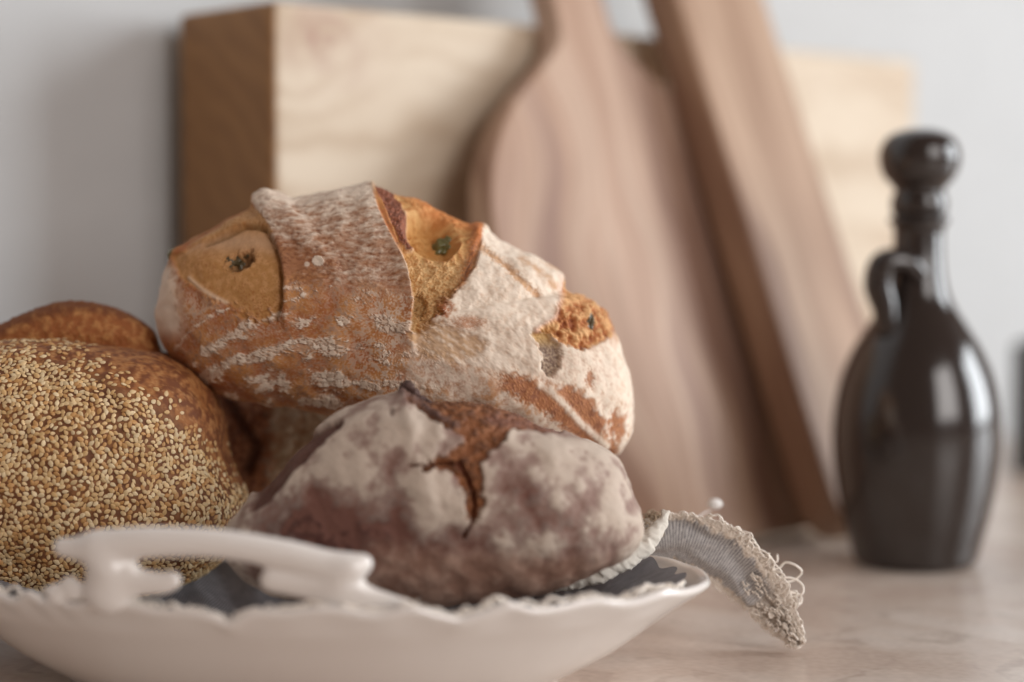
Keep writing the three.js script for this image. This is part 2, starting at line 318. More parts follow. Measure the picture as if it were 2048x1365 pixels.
// ------------------------------------------------------------------ napkin
const napkin = group('linen_napkin', [0, 0, 0]);
tag(napkin, 'grey linen napkin with a frayed cream edge lining the bowl and hanging over its rim', 'napkin');
const twill = canvasTexture(256, 256, (u, v) => { const t = 0.5 + 0.5 * Math.sin((u + v) * 2 * Math.PI * 16), w = 0.5 + 0.5 * Math.sin((u - v) * 2 * Math.PI * 32), k = 176 + 62 * t * (0.6 + 0.4 * w) + 14 * hash2(Math.floor(u * 256), Math.floor(v * 256)); return [k, k, k]; });
const clothMat = vmat({ roughness: 0.95, sheen: 0.3, sheenRoughness: 0.8 }), twillMat = vmat({ roughness: 0.95, map: twill }), threadMat = new THREE.MeshStandardMaterial({ color: new THREE.Color().setRGB(0.88, 0.81, 0.73), roughness: 0.95 });
{
  // the part lying in the bowl
  const nT = 420, nK = 60, pos = [], idx = [], col = [], uvs = [];
  for (let r = 0; r <= nK; r++) for (let i = 0; i < nT; i++) {
    const th = (i / nT) * 2 * Math.PI, edge = 0.935 + 0.02 * noise(Math.cos(th) * 6, Math.sin(th) * 6, 2), k = 0.3 + (edge - 0.3) * r / nK, y = (0.17 + 0.83 * ss(0.5, 1.02, k) ** 0.9) * rimHeight(th) * 0.97;
    const w = 0.0014 * noise(Math.cos(th) * 5 * k, Math.sin(th) * 5 * k, 6); pos.push(...bowlPoint(th, k, y + 0.0035 + w));
    col.push(...mul(rgb(166, 165, 171), 1 + 0.15 * noise(i * 0.3, r * 0.3, 3))); const bp = bowlPoint(th, k, 0); uvs.push(bp[0] / 0.013, bp[2] / 0.013 + y / 0.018);
  }
  for (let r = 0; r < nK; r++) for (let i = 0; i < nT; i++) { const j = (i + 1) % nT, a = r * nT + i, b = r * nT + j; idx.push(a, b, a + nT, b, b + nT, a + nT); }
  const g = new THREE.BufferGeometry(); g.setAttribute('position', new THREE.Float32BufferAttribute(pos, 3)); g.setAttribute('color', new THREE.Float32BufferAttribute(col, 3)); g.setAttribute('uv', new THREE.Float32BufferAttribute(uvs, 2)); g.setIndex(idx); g.computeVertexNormals();
  mesh('cloth', g, twillMat, napkin);
}
{
  // the corner hanging over the right rim: a folded roll of cloth, drawn in units of 0.196 mm about its middle
  const U = 0.00019615, place = (m) => { m.position.set(0.07767, 0.04199, -0.76869); m.rotation.x = -PITCH; return m; };
  const path = [[1205, 1150, -45, 20], [1255, 1122, -25, 34], [1310, 1096, -8, 52], [1365, 1090, 0, 60], [1425, 1112, 4, 60], [1480, 1152, 4, 54], [1528, 1202, 0, 45], [1566, 1248, 0, 36], [1592, 1282, 0, 22], [1608, 1300, 0, 9]];
  const loc = ([x, y, z]) => new THREE.Vector3((x - 1420) * U, (1105 - y) * U, (z || 0) * U);
  const curve = new THREE.CatmullRomCurve3(path.map(loc), false, 'centripetal'), wid = (t) => { const q = t * (path.length - 1), i = Math.min(path.length - 2, Math.floor(q)); return path[i][3] + (path[i + 1][3] - path[i][3]) * (q - i); };
  const nS = 520, nR = 72, pos = [], col = [], idx = [], len = curve.getLength() / U, frame = [];
  for (let i = 0; i <= nS; i++) {
    const s = i / nS, t = curve.getUtoTmapping(s), P = curve.getPoint(t), T = curve.getTangent(t).normalize(), side = new THREE.Vector3(-T.y, T.x, 0.55).normalize(), up = new THREE.Vector3().crossVectors(T, side).normalize();
    frame.push([P, side, up, T, wid(t)]);
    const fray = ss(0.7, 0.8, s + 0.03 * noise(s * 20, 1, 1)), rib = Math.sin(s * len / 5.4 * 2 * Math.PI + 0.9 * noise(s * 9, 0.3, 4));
    for (let j = 0; j < nR; j++) {
      const a = (j / nR) * 2 * Math.PI, ca = Math.cos(a), sa = Math.sin(a), W = wid(t) * (1 - 0.45 * fray) * (1 + 0.1 * noise(s * 16, ca * 0.6, 5) + 0.05 * noise(s * 50, ca, 2)), th = Math.min(8, W * 0.3);
      const fold = (6 * Math.sin(ca * 4.2 + s * 5) + 5 * noise(s * 5, ca * 1.5, 3)) * (1 - 0.6 * fray), lump = Math.max(fray, 0.5 * ss(0.6, 0.9, Math.abs(ca))) * 7 * fbm(s * 45, ca * 4, sa * 4, 3);
      const ribK = Math.sin(s * len / 5.4 * 2 * Math.PI + ca * 2.4 + 0.9 * noise(s * 9, ca, 4));
      const v = P.clone().addScaledVector(side, (ca * W) * U).addScaledVector(up, (Math.sign(sa) * Math.abs(sa) ** 0.7 * th + fold + lump + (1 - fray) * 0.3 * ribK) * U);
      pos.push(v.x, v.y, v.z);
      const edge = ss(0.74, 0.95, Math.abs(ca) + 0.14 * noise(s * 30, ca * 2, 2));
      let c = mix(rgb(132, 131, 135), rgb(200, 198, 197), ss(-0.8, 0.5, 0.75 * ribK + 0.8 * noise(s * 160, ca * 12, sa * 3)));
      c = mix(c, rgb(226, 213, 198), edge * 0.85 * (1 - fray)); c = mix(c, rgb(178, 166, 154), fray); c = mul(c, 1 + 0.16 * noise(s * 220, ca * 14, sa * 14)); col.push(...c);  // frayed cloth toned greyer than its threads: shade between them put into the colour
    }
  }
  for (let i = 0; i < nS; i++) for (let j = 0; j < nR; j++) { const k = (j + 1) % nR, a = i * nR + j, b = i * nR + k; idx.push(a, b, a + nR, b, b + nR, a + nR); }
  const g = new THREE.BufferGeometry(); g.setAttribute('position', new THREE.Float32BufferAttribute(pos, 3)); g.setAttribute('color', new THREE.Float32BufferAttribute(col, 3)); g.setIndex(idx); g.computeVertexNormals();
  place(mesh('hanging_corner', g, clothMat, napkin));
  // frayed threads: loops along both borders and a tangle at the tip
  const bits = [], loop = (P, dirA, dirB, size, r) => {
    const q = [], n = 4 + Math.floor(rnd() * 3);
    for (let k = 0; k <= n; k++) { const a = (k / n) * Math.PI * (1 + rnd() * 0.5); q.push(P.clone().addScaledVector(dirA, (-Math.cos(a) * size * 0.6 + (rnd() - 0.5) * size * 0.5) * U).addScaledVector(dirB, (Math.sin(a) * size + (rnd() - 0.5) * size * 0.3) * U).add(new THREE.Vector3(0, 0, (rnd() - 0.5) * size * 0.5 * U)).toArray()); }
    bits.push(tube(q, r * U, 14, 5));
  };
  for (let i = 0; i < 620; i++) {
    const s = 0.2 + 0.8 * rnd(), [P, side, up, T, w] = frame[Math.floor(s * nS)], sg = rnd() < 0.55 ? 1 : -1;
    const big = sg > 0 && s > 0.42 && s < 0.86 ? 1.9 : 0.8;
    loop(P.clone().addScaledVector(side, sg * (w - 3) * U), T, side.clone().multiplyScalar(sg), (3 + 15 * rnd() * rnd()) * big, 1.1 + rnd() * 1.0);
  }
  for (let i = 0; i < 430; i++) {
    const s = 0.66 + 0.34 * rnd(), [P, side, up, T, w] = frame[Math.min(nS, Math.floor(s * nS))], a = rnd() * 6.28;
    loop(P.clone().addScaledVector(side, Math.cos(a) * w * (0.35 + 0.65 * rnd()) * U).addScaledVector(up, Math.sin(a) * Math.min(9, w * 0.3) * U), T, side.clone().multiplyScalar(Math.cos(a)).addScaledVector(up, Math.sin(a) * 0.5), 4 + 10 * rnd() * rnd(), 1.2 + 0.9 * rnd());
  }
  const long = [[[1452, 1082], [1474, 1066], [1492, 1074], [1500, 1096], [1514, 1104], [1526, 1122], [1544, 1134], [1560, 1134], [1562, 1118]], [[1510, 1130], [1540, 1146], [1566, 1148], [1578, 1136], [1600, 1142], [1612, 1156], [1596, 1172], [1570, 1176]], [[1548, 1180], [1578, 1166], [1602, 1172], [1614, 1184], [1612, 1198], [1588, 1206]], [[1560, 1200], [1586, 1196], [1610, 1204], [1610, 1218], [1590, 1222]], [[1480, 1100], [1506, 1084], [1520, 1100], [1530, 1120]], [[1430, 1066], [1448, 1054], [1464, 1062], [1470, 1080]]];
  for (const l of long) bits.push(tube(l.map(([x, y], i) => loc([x, y, 6 * Math.sin(i * 2)]).toArray()), 2.3 * U, 40, 6));
  place(mesh('fringe', mergeGeometries(bits), threadMat, napkin));
  // pale rolled hem on the rim, curled threads behind it, and a threaded white blob standing in for a blurred highlight
  const hemCol = (x, y, z) => mul(rgb(206, 199, 188), 1 + 0.1 * fbm(x * 900, y * 900, z * 900, 3));
  const hem = tube([[1331, 1024, 90], [1326, 1036, 100], [1306, 1058, 140], [1273, 1088, 170], [1215, 1119, 200], [1157, 1143, 220], [1100, 1158, 235]].map((q) => loc(q).toArray()), [8 * U, 15 * U, 22 * U, 24 * U, 23 * U, 17 * U, 8 * U], 90, 24);
  { const p = hem.attributes.position; for (let i = 0; i < p.count; i++) { const x = p.getX(i), y = p.getY(i), z = p.getZ(i), k = 6 * U; p.setXYZ(i, x + k * fbm(x * 200, y * 200, 1, 3), y + k * fbm(x * 200, y * 200, 4, 3), z + k * fbm(x * 200, y * 200, 7, 3)); } hem.computeVertexNormals(); }
  place(mesh('hem', paint(hem, hemCol), clothMat, napkin));
  const curls = []; for (let i = 0; i < 40; i++) { const c = loc([1284 + rnd() * 46, 1034 + rnd() * 56, 34 - rnd() * 40]); const q = []; for (let k = 0; k < 6; k++) q.push([c.x + Math.cos(k * 1.3 + i) * 6 * U, c.y + Math.sin(k * 1.3 + i) * 7 * U, c.z + (rnd() - 0.5) * 9 * U]); curls.push(tube(q, 1.5 * U, 18, 5)); }
  place(mesh('fringe', mergeGeometries(curls), new THREE.MeshStandardMaterial({ color: new THREE.Color().setRGB(0.4, 0.31, 0.22), roughness: 0.95 }), napkin));
  const glint_blob = []; glint_blob.push(tube([[1448, 1044], [1456, 1038], [1470, 1036], [1476, 1034]].map(([x, y]) => loc([x, y, -240]).toArray()), [6 * U, 12 * U, 11 * U, 5 * U], 20, 12), tube([[1400, 1062], [1425, 1048], [1450, 1046]].map(([x, y], i) => loc([x + i, y + 6, -110 - 65 * i]).toArray()), 1.0 * U, 20, 6));
  place(mesh('glint_blob', mergeGeometries(glint_blob), new THREE.MeshStandardMaterial({ color: new THREE.Color().setRGB(0.85, 0.83, 0.8), roughness: 0.6 }), napkin));
  // wavy frayed border showing above the near rim
  const rimBits = [];
  for (let i = 0; i < 130; i++) {
    const th = 0.35 + 2.3 * rnd(), e = 0.94 + 0.014 * rnd(), y = rimHeight(th) * 0.9 + 0.0035 + 0.002 * rnd(), c = bowlPoint(th, e, y), q = [];
    for (let k = 0; k < 5; k++) q.push([c[0] + (k - 2) * 0.0016 + (rnd() - 0.5) * 0.001, c[1] + 0.0016 * Math.sin(k * 1.6 + i), c[2] + (rnd() - 0.5) * 0.001]); rimBits.push(tube(q, 0.0003 + 0.0002 * rnd(), 12, 5));
  }
  const border = []; for (let i = 0; i <= 120; i++) { const th = 0.2 + 2.5 * i / 120; border.push(bowlPoint(th, 0.945 + 0.008 * noise(i * 0.3, 1, 5), rimHeight(th) * 0.92 + 0.0042 + 0.002 * noise(i * 0.35, 2, 7))); }
  rimBits.push(tube(border, 0.0007, 400, 8));
  mesh('fringe', mergeGeometries(rimBits), threadMat, napkin);
}

// ------------------------------------------------------------------ loaves
const crust = (o) => vmat({ roughness: 0.78, ...o });
{
  const u = 0.00020513, C = [790, 650];
  const g = group('olive_loaf', [-0.048, 0.12905, -0.79898], -PITCH);
  tag(g, 'floured oval loaf with split scores and green olive pieces lying on top of the pile', 'bread');
  const outline = [[342, 516], [352, 498], [372, 488], [420, 463], [468, 433], [506, 412], [510, 394], [528, 380], [556, 384], [585, 396], [612, 394], [645, 384], [700, 375], [742, 366], [768, 371], [805, 382], [850, 400], [885, 420], [915, 434], [945, 446], [968, 450], [985, 468], [1020, 493], [1060, 510], [1100, 532], [1126, 556], [1136, 583], [1165, 590], [1202, 612], [1226, 652], [1240, 695], [1256, 740], [1266, 800], [1264, 858], [1248, 898], [1225, 914], [1170, 922], [1060, 915], [920, 895], [780, 862], [660, 830], [560, 812], [480, 800], [420, 778], [372, 742], [336, 702], [318, 662], [314, 622], [322, 575], [333, 540]];
  const A = [[346, 512], [372, 496], [415, 478], [490, 448], [532, 456], [556, 500], [569, 560], [566, 612], [548, 642], [505, 634], [455, 608], [404, 583], [362, 556], [350, 532]];
  const Atop = [[372, 492], [420, 466], [470, 436], [507, 414], [530, 432], [552, 470], [545, 470], [490, 446], [415, 480]];
  const Cp = [[745, 360], [800, 372], [850, 392], [890, 418], [945, 440], [966, 450], [962, 490], [950, 535], [925, 568], [892, 600], [866, 640], [838, 668], [824, 660], [829, 596], [818, 540], [800, 482], [771, 410]];
  const Strip = [[750, 362], [788, 380], [800, 398], [820, 430], [826, 460], [834, 486], [826, 500], [814, 498], [798, 468], [778, 426]];
  const Ep = [[1128, 560], [1162, 586], [1202, 606], [1228, 650], [1222, 676], [1192, 690], [1168, 700], [1130, 692], [1100, 668], [1072, 660], [1092, 648], [1112, 632], [1120, 598]];
  const Cav = [[1066, 668], [1092, 664], [1120, 690], [1118, 730], [1104, 752], [1088, 742], [1086, 708]];
  const Dp = [[968, 450], [1060, 505], [1128, 552], [1118, 605], [1108, 638], [1070, 660], [1066, 672], [1088, 712], [1090, 745], [1040, 760], [1000, 762], [960, 740], [900, 720], [850, 706], [832, 690], [840, 668], [870, 640], [900, 600], [928, 570], [952, 535]];
  const edgeL = [[508, 392], [520, 412], [545, 450], [562, 500], [572, 545], [575, 600], [572, 640]];
  const edgeR = [[744, 366], [757, 386], [768, 410], [786, 445], [800, 480], [812, 520], [822, 555], [829, 592], [826, 640], [826, 670]];
  const crease = [[412, 486], [452, 470], [488, 453], [515, 452], [535, 460], [550, 485], [562, 520], [567, 560], [568, 605], [556, 640]];
  const flapA = [[378, 556], [400, 575], [425, 590], [455, 606]];
  const band1 = [[990, 758], [1040, 772], [1090, 800], [1150, 850], [1215, 900]], band2 = [[1130, 790], [1165, 815], [1190, 850]], flourLine = [[1080, 770], [1120, 800], [1160, 845], [1215, 893]];
  const F = rgb(232, 216, 198), F2 = rgb(214, 190, 170), rust = rgb(166, 98, 52), deep = rgb(112, 62, 36), amber = rgb(188, 130, 74), ochre = rgb(182, 132, 76), purple = rgb(124, 78, 62), crumb = rgb(206, 164, 108), orange = rgb(190, 104, 44);
  const field = (X, Y, z, p) => {
    const [x, y] = p, n1 = fbm(x * 0.012, y * 0.012, z * 0.012, 4), n2 = fbm(x * 0.05, y * 0.05, z * 0.05, 4), n3 = fbm(x * 0.16, y * 0.16, z * 0.16, 3), gr = noise(x * 0.42, y * 0.42, z * 0.42);
    const wob = 5 * noise(x * 0.05, y * 0.05, z * 0.05 + 9) + 2.4 * noise(x * 0.18, y * 0.18, z * 0.18 + 4);
    const n2s = fbm(x * 0.045, y * 0.045, z * 0.045 + 30, 2); const n1s = fbm(x * 0.012, y * 0.012, z * 0.012, 2); let d = 7 * n1s + 0.7 * n2s + 0.16 * n3 + 0.05 * gr;
    let c = mix(rust, amber, ss(-0.3, 0.35, n1 + n2 * 0.6)); c = mix(c, deep, ss(0.08, 0.5, n2 + n3 * 0.5 + 0.3 * n1) * 0.7); c = mix(c, ochre, ss(0.1, 0.5, -n2 + n3 * 0.4) * 0.5);
    // flour: proofing basket rows on the lower half, dusting elsewhere
    const v = Y - 0.00195 * Math.max(0, 600 - X) ** 2 - 0.1 * Math.max(0, X - 650) + wob;
    const inRows = ss(560, 575, v) * (1 - ss(800, 930, X)) * ss(330, 372, X);
    let rows = 0; for (const [v0, w, k] of [[577, 8, 0.8], [600, 10, 0.45], [637, 19, 0.95], [664, 8, 0.3], [693, 21, 1.05], [722, 8, 0.2], [758, 24, 1.05], [802, 17, 0.9]]) rows = Math.max(rows, k * (0.8 + 0.5 * noise(x * 0.011, v0 * 0.37, 6)) * gauss(v - v0 - 7 * noise(x * 0.017, v0 * 0.11, 2), w * (1 + 0.45 * noise(x * 0.02, v0 * 0.23, 9))));
    const patch = 0.66 + 0.85 * fbm(x * 0.014 + 4, y * 0.03, z * 0.014, 3);
    const [, gap, cid] = worley(X / 15 + 0.4 * n3, v / 13 + 0.4 * n3), [, gap2] = worley(X / 6.5, v / 6.5);
    const solid = ss(0.3, 0.5, rows * patch + 0.16 * n3 + 0.1 * (cid - 0.5)), crack = ss(0.05, 0.16, gap);
    let fl = inRows * Math.max(solid * (0.2 + 0.8 * crack) * (0.72 + 0.28 * cid), 0.42 * ss(0.1, 0.5, rows * 0.7 + 0.55 * patch - 0.42 + 0.6 * n3 + 0.2 * gr));
    d += inRows * solid * (1.6 + 0.8 * cid) * crack - 0.6 * inRows * solid * (1 - crack);
    fl = Math.max(fl, inRows * (0.16 + 0.5 * ss(600, 800, X)) * ss(-0.35, 0.3, n2 + n3));
    fl = Math.max(fl, inRows * 0.5 * ss(0.25, 0.5, n3 + 0.4 * gr) * (0.4 + 0.6 * ss(0.3, 0.6, gap2)));
    // left end and bottom edge dusted
    fl = Math.max(fl, (1 - ss(338, 372, X + 14 * n2 + (Y - 560) * -0.14)) * ss(515, 545, Y) * 0.8 * (1 - ss(650, 700, Y)));
    const dust = 1 - ss(-14, 16, sdPoly([[352, 560], [400, 590], [452, 612], [420, 645], [360, 668], [335, 640]], X, Y) + 26 * n2); fl = Math.max(fl, 0.5 * dust * ss(-0.35, 0.15, n3 + n2));
    // the middle band: wrinkled grey-tan flour, thin enough for crust to show
    const sL = X - (508 + 64 * ss(392, 560, Y)), sR = (744 + 86 * ss(360, 600, Y)) - X, mid = ss(-3, 3, sL + wob * 0.4) * ss(-3, 3, sR) * (1 - ss(535, 597, v + 34 * n2));
    if (mid > 0) {
      const wr = fbm(x * 0.025, y * 0.075, z * 0.045 + 3, 4), wr2 = fbm(x * 0.07, y * 0.13, z * 0.09 + 8, 3);
      let m = 0.6 + 0.6 * wr + 0.38 * wr2 - 0.75 * ss(470, 520, Y) * (1 - ss(560, 690, X + 30 * n2)) - 0.18 * ss(420, 500, Y) + 0.3 * (1 - ss(395, 425, Y)); m = clamp(m + 0.12 * gr, 0.04, 0.92);
      c = mix(c, mix(rgb(158, 106, 70), rgb(126, 74, 44), ss(0.05, 0.4, -wr2)), mid * 0.85); fl = fl * (1 - mid) + mid * m; d += mid * (2.6 * wr + 1.3 * wr2);
      const blob = 1 - ss(10, 14, Math.hypot(X - 639, (Y - 523) * 1.1) + 2 * n3); fl = Math.max(fl, blob * 0.95); d += 3 * blob; const blob2 = 1 - ss(4, 7, Math.hypot(X - 617, Y - 530)); fl = Math.max(fl, blob2 * 0.8);
    }
    // raised flap edges
    const [dl] = dLine(edgeL, X, Y), [dr, tr] = dLine(edgeR, X, Y);
    d += (8 * gauss(dl, 16) * ss(-6, 2, sL) + 11 * gauss(dr, 22) * ss(-5, 2, sR)) * ss(375, 440, Y); 
    const lipR = gauss(dr - 1, 4.5) * ss(-8, 0, sR) * (1 - ss(520, 610, Y)); c = mix(c, rgb(222, 200, 170), lipR * 0.75); fl = fl * (1 - 0.4 * lipR);
    // right half: thick flour
    const sd = sdPoly(Dp, X, Y) + wob, white = 1 - ss(-6, 10, sd);
    if (white > 0) { const ln = gauss(dLine([[955, 490], [1010, 530], [1050, 570], [1075, 590]], X, Y)[0] + 5 * n3, 7), m = clamp(0.95 + 0.35 * n2 + 0.25 * n3 - 0.75 * ln - 0.5 * gauss(dLine([[1040, 520], [1080, 545], [1110, 575]], X, Y)[0], 7), 0.2, 1); fl = fl * (1 - white) + white * m; d += white * (1.2 * n2s - 4 * ln); c = mix(c, rgb(196, 152, 108), white * 0.7); }
    const low = ss(770, 850, X + wob * 2) * ss(640, 700, Y) * (1 - ss(-4, 8, -sd)); 
    if (low > 0) { fl = Math.max(fl, low * clamp(0.78 + 0.5 * n2 + 0.4 * n3 - 0.3 * ss(0.1, 0.4, n1), 0, 0.95)); }
    const redSpot = Math.max(1 - ss(16, 34, Math.hypot((X - 872) * 0.8, (Y - 618) * 1.2) + 16 * n2), (1 - ss(10, 26, Math.hypot((X - 935) * 0.5, (Y - 646) * 1.3) + 16 * n3)) * 0.7); fl *= 1 - redSpot * ss(-0.35, 0.2, n3 + 0.5 * gr + 0.2) ; c = mix(c, rgb(168, 92, 56), redSpot * 0.8);
    // grooved crumb between (830..960, 650..720)
    const gv = 1 - ss(0, 22, sdPoly([[832, 668], [870, 655], [960, 690], [950, 706], [890, 712], [850, 704]], X, Y) + 10 * n2); if (gv > 0) { const st = Math.sin((Y * 0.86 - X * 0.5) * 0.42 + 3 * n2); c = mix(c, mix(rgb(206, 166, 116), rgb(184, 146, 102), 0.5 + 0.5 * st), gv * 0.8); fl *= 1 - gv * (0.5 + 0.3 * st * ss(-0.3, 0.3, n2)); d += gv * (0.35 * st * ss(-0.2, 0.2, n2) - 4); }
    // right end: flour with bare rust bands
    const endW = ss(1070, 1110, X + 12 * n2) * ss(640, 700, Y); fl = Math.max(fl, endW * clamp(0.9 + 0.4 * n3 + 0.4 * n2, 0.5, 1));
    const [b1, bt] = dLine(band1, X, Y), [b2] = dLine(band2, X, Y), [f1] = dLine(flourLine, X, Y);
    let bare = (1 - ss(13, 30, b1 + 11 * n2 + 8 * n3)) * ss(-0.05, 0.15, bt + 0.14 * n3); bare = Math.max(bare, 1 - ss(14, 30, b2 + 12 * n2), 1 - ss(8, 26, Math.hypot((X - 1235), (Y - 852) * 0.6) + 16 * n2), 0.8 * (1 - ss(5, 12, Math.hypot((X - 1180) * 1.1, (Y - 758) * 0.5) + 8 * n3)));
    bare *= ss(2, 12, f1 + 5 * n3);
    if (bare > 0) { const pim = ss(0.25, 0.5, noise(x * 0.19, y * 0.19, z * 0.19)); fl *= 1 - bare * 0.94; c = mix(c, mix(mix(rgb(168, 108, 70), rgb(140, 82, 52), ss(0, 0.4, n2)), rgb(206, 146, 94), pim * 0.55), bare); d += bare * (1.1 * pim - 1.5); }
    d += fl * 0.6 * (0.6 + 0.5 * n3);
    c = mix(c, mix(F2, F, ss(0.3, 0.9, fl)), clamp(fl)); 
    // opened scores -------------------------------------------------
    const softA = ss(585, 620, Y) * (1 - ss(545, 565, X)), sa = sdPoly(A, X, Y) + wob * (0.3 + 1.4 * softA) + 26 * softA * n2, ia = 1 - ss(-3 - 12 * softA, 3 + 12 * softA, sa);
    if (ia > 0) {
      let k = mix(ochre, rgb(200, 150, 98), ss(-0.3, 0.4, n2)); k = mix(k, rgb(170, 112, 58), ss(0.1, 0.5, n3 + 0.4 * n1)); k = mix(k, rgb(206, 170, 140), 0.55 * gauss(Y - 480 - (X - 480) * 0.05, 22));
      c = mix(c, mul(k, 1 + 0.07 * gr), ia); d = d * (1 - ia) + ia * (-6 + 4 * n1s + 0.8 * n2s + 0.4 * n3 + 0.12 * gr);
      const hole = 1 - ss(10, 28, Math.hypot((X - 480) * 0.72, (Y - 522 + (X - 480) * 0.25) * 1.2) + 3 * n3 + 9 * n2); d -= 20 * hole; c = mix(c, rgb(104, 74, 40), hole * 0.8);
    }
    const it = 1 - ss(-3, 3, sdPoly(Atop, X, Y)); c = mix(c, mul(mix(rgb(196, 152, 104), rgb(170, 118, 66), ss(-0.2, 0.4, n3)), 1 + 0.06 * gr), it);
    const [dc] = dLine(crease, X, Y), cr = gauss(dc + 1.4 * n3, 4.2); d -= 7 * cr; c = mix(c, rgb(120, 88, 44), cr * 0.6);
    const [da] = dLine(flapA, X, Y); const fa = gauss(da, 4); d += 4 * fa; c = mix(c, rgb(222, 196, 170), fa * 0.7);
    const soft = ss(540, 600, Y) * ss(832, 850, X), sc = sdPoly(Cp, X, Y) + wob * (0.25 + 1.2 * soft) + soft * 14 * n2, ic = 1 - ss(-2.5 - 9 * soft, 2.5 + 7 * soft, sc);
    if (ic > 0) {
      let k = mix(rgb(206, 160, 102), rgb(184, 124, 68), ss(-0.2, 0.4, n2 + 0.3 * n1)); const lo3 = ss(500, 530, Y); let e = -13 + 4 * n2 + (0.8 + 2.4 * lo3) * n3;
      const lower = ss(505, 530, Y); k = mix(k, mix(rgb(216, 182, 132), rgb(190, 138, 84), ss(-0.1, 0.35, n3)), lower * 0.85); e += lower * (6 * fbm(x * 0.045, y * 0.045, 5, 3) - 2);
      const hol = 1 - ss(0.6, 1.05, Math.hypot((X - 866 - (Y - 470) * 0.35) / 56, (Y - 464) / 54)); e -= 40 * hol; k = mix(k, rgb(196, 140, 72), hol * 0.6); k = mix(k, rgb(214, 172, 110), hol * 0.5 * ss(470, 505, Y)); e += 1.5 * hol * Math.sin(Y * 0.35 + X * 0.1);
      const rim = gauss(X - (958 - 0.28 * Math.max(0, Y - 470)), 13) * (1 - ss(560, 590, Y)); k = mix(k, mix(rgb(132, 84, 62), rgb(176, 106, 58), ss(-0.3, 0.3, n3)), rim * 0.9); e += rim * 8;
      const topEdge = ss(-22, -8, sc) * ss(800, 840, X) * (1 - ss(470, 500, Y)); k = mix(k, rgb(198, 116, 56), topEdge * 0.6); e += topEdge * 7;
      const pit = 1 - ss(9, 19, Math.hypot((X - 842) * 1.2, (Y - 612) * 0.6) + 5 * n3); e -= 9 * pit; k = mix(k, rgb(150, 112, 62), pit * 0.6);
      c = mix(c, mul(k, 1 + 0.08 * gr), ic); d = d * (1 - ic) + ic * e;
    }
    const sp = sdPoly(Strip, X, Y) + wob * 0.5, is = 1 - ss(-2, 2, sp); c = mix(c, mul(mix(purple, rgb(152, 92, 66), ss(-0.25, 0.35, n3)), 1 + 0.12 * gr), is); d += is * (5 + 2.5 * n3) ; const lip2 = gauss(sp - 1, 3) * ss(800, 818, X); c = mix(c, rgb(224, 186, 146), lip2 * 0.7); d += lip2 * 3;
    const se = sdPoly(Ep, X, Y) + wob * 0.8, ie = 1 - ss(-3, 3, se);
    if (ie > 0) { const big = fbm(x * 0.035, y * 0.035, z * 0.035 + 2, 3); let k = mix(mix(rgb(180, 114, 64), rgb(218, 170, 118), ss(-0.15, 0.3, big + 0.5 * n3)), rgb(136, 70, 34), ss(0.12, 0.45, -big + 0.5 * n3)); k = mix(k, rgb(216, 172, 110), (1 - ss(1080, 1130, X)) * 0.7); c = mix(c, mul(k, 1 + 0.1 * gr), ie); d = d * (1 - ie) + ie * (-6 + 13 * big + 2 * n3); }
    const pinkEdge = gauss(dLine([[1120, 556], [1122, 600], [1112, 634], [1072, 660]], X, Y)[0], 6); c = mix(c, rgb(226, 190, 170), pinkEdge * 0.55); d += pinkEdge * 4;
    const iv = 1 - ss(-4, 5, sdPoly(Cav, X, Y) + wob); if (iv > 0) { const top = 1 - ss(672, 700, Y); c = mix(c, mix(mix(rgb(142, 120, 108), rgb(206, 184, 160), ss(-0.1, 0.3, n3)), rgb(214, 180, 126), top), iv); d -= iv * (13 - 4 * n3); }
    return [d, c];
  };
  const geo = loafGeometry({ outline, centre: C, unit: u, front: 205, back: 260, flat: 0.8, nA: 1100, nF: 330, nB: 40, field });
  mesh('crust', geo, crust(), g);
  // olive pieces, each a small dented lump
  const oliveMat = new THREE.MeshPhysicalMaterial({ color: new THREE.Color().setRGB(...rgb(104, 100, 56)), roughness: 0.32, clearcoat: 0.4 }), darkOlive = new THREE.MeshPhysicalMaterial({ color: new THREE.Color().setRGB(...rgb(84, 72, 46)), roughness: 0.4, clearcoat: 0.3 });
  const olive = (X, Y, z, rx, ry, rz, turn, m, s) => {
    const q = new THREE.SphereGeometry(1, 40, 28), p = q.attributes.position;
    for (let i = 0; i < p.count; i++) { const a = p.getX(i), b = p.getY(i), e = p.getZ(i), k = 1 + 0.42 * fbm(a * 1.1 + s, b * 1.1, e * 1.1, 2) + 0.04 * noise(a * 4 + s, b * 4, e * 4) - 0.5 * gauss(Math.hypot(a - 0.25, b + 0.1), 0.3) * (e > 0 ? 1 : 0); p.setXYZ(i, a * rx * k * u, b * ry * k * u, e * rz * k * u); }
    q.computeVertexNormals(); const o = mesh('olive_piece', q, m, g); o.position.set((X - C[0]) * u, (C[1] - Y) * u, z * u); o.rotation.z = turn; return o;
  };
  olive(482, 527, 123, 27, 14, 12, 0.35, darkOlive, 1); olive(504, 540, 123, 11, 15, 10, 0.2, darkOlive, 7); olive(514, 513, 127, 12, 8, 9, 0.6, darkOlive, 4); olive(886, 502, 88, 24, 17, 16, 0.5, oliveMat, 2); olive(900, 492, 90, 10, 15, 10, 0.1, oliveMat, 8); olive(1174, 648, 90, 10, 24, 11, -0.12, darkOlive, 3); olive(351, 512, 20, 13, 14, 12, 0, oliveMat, 5);
}
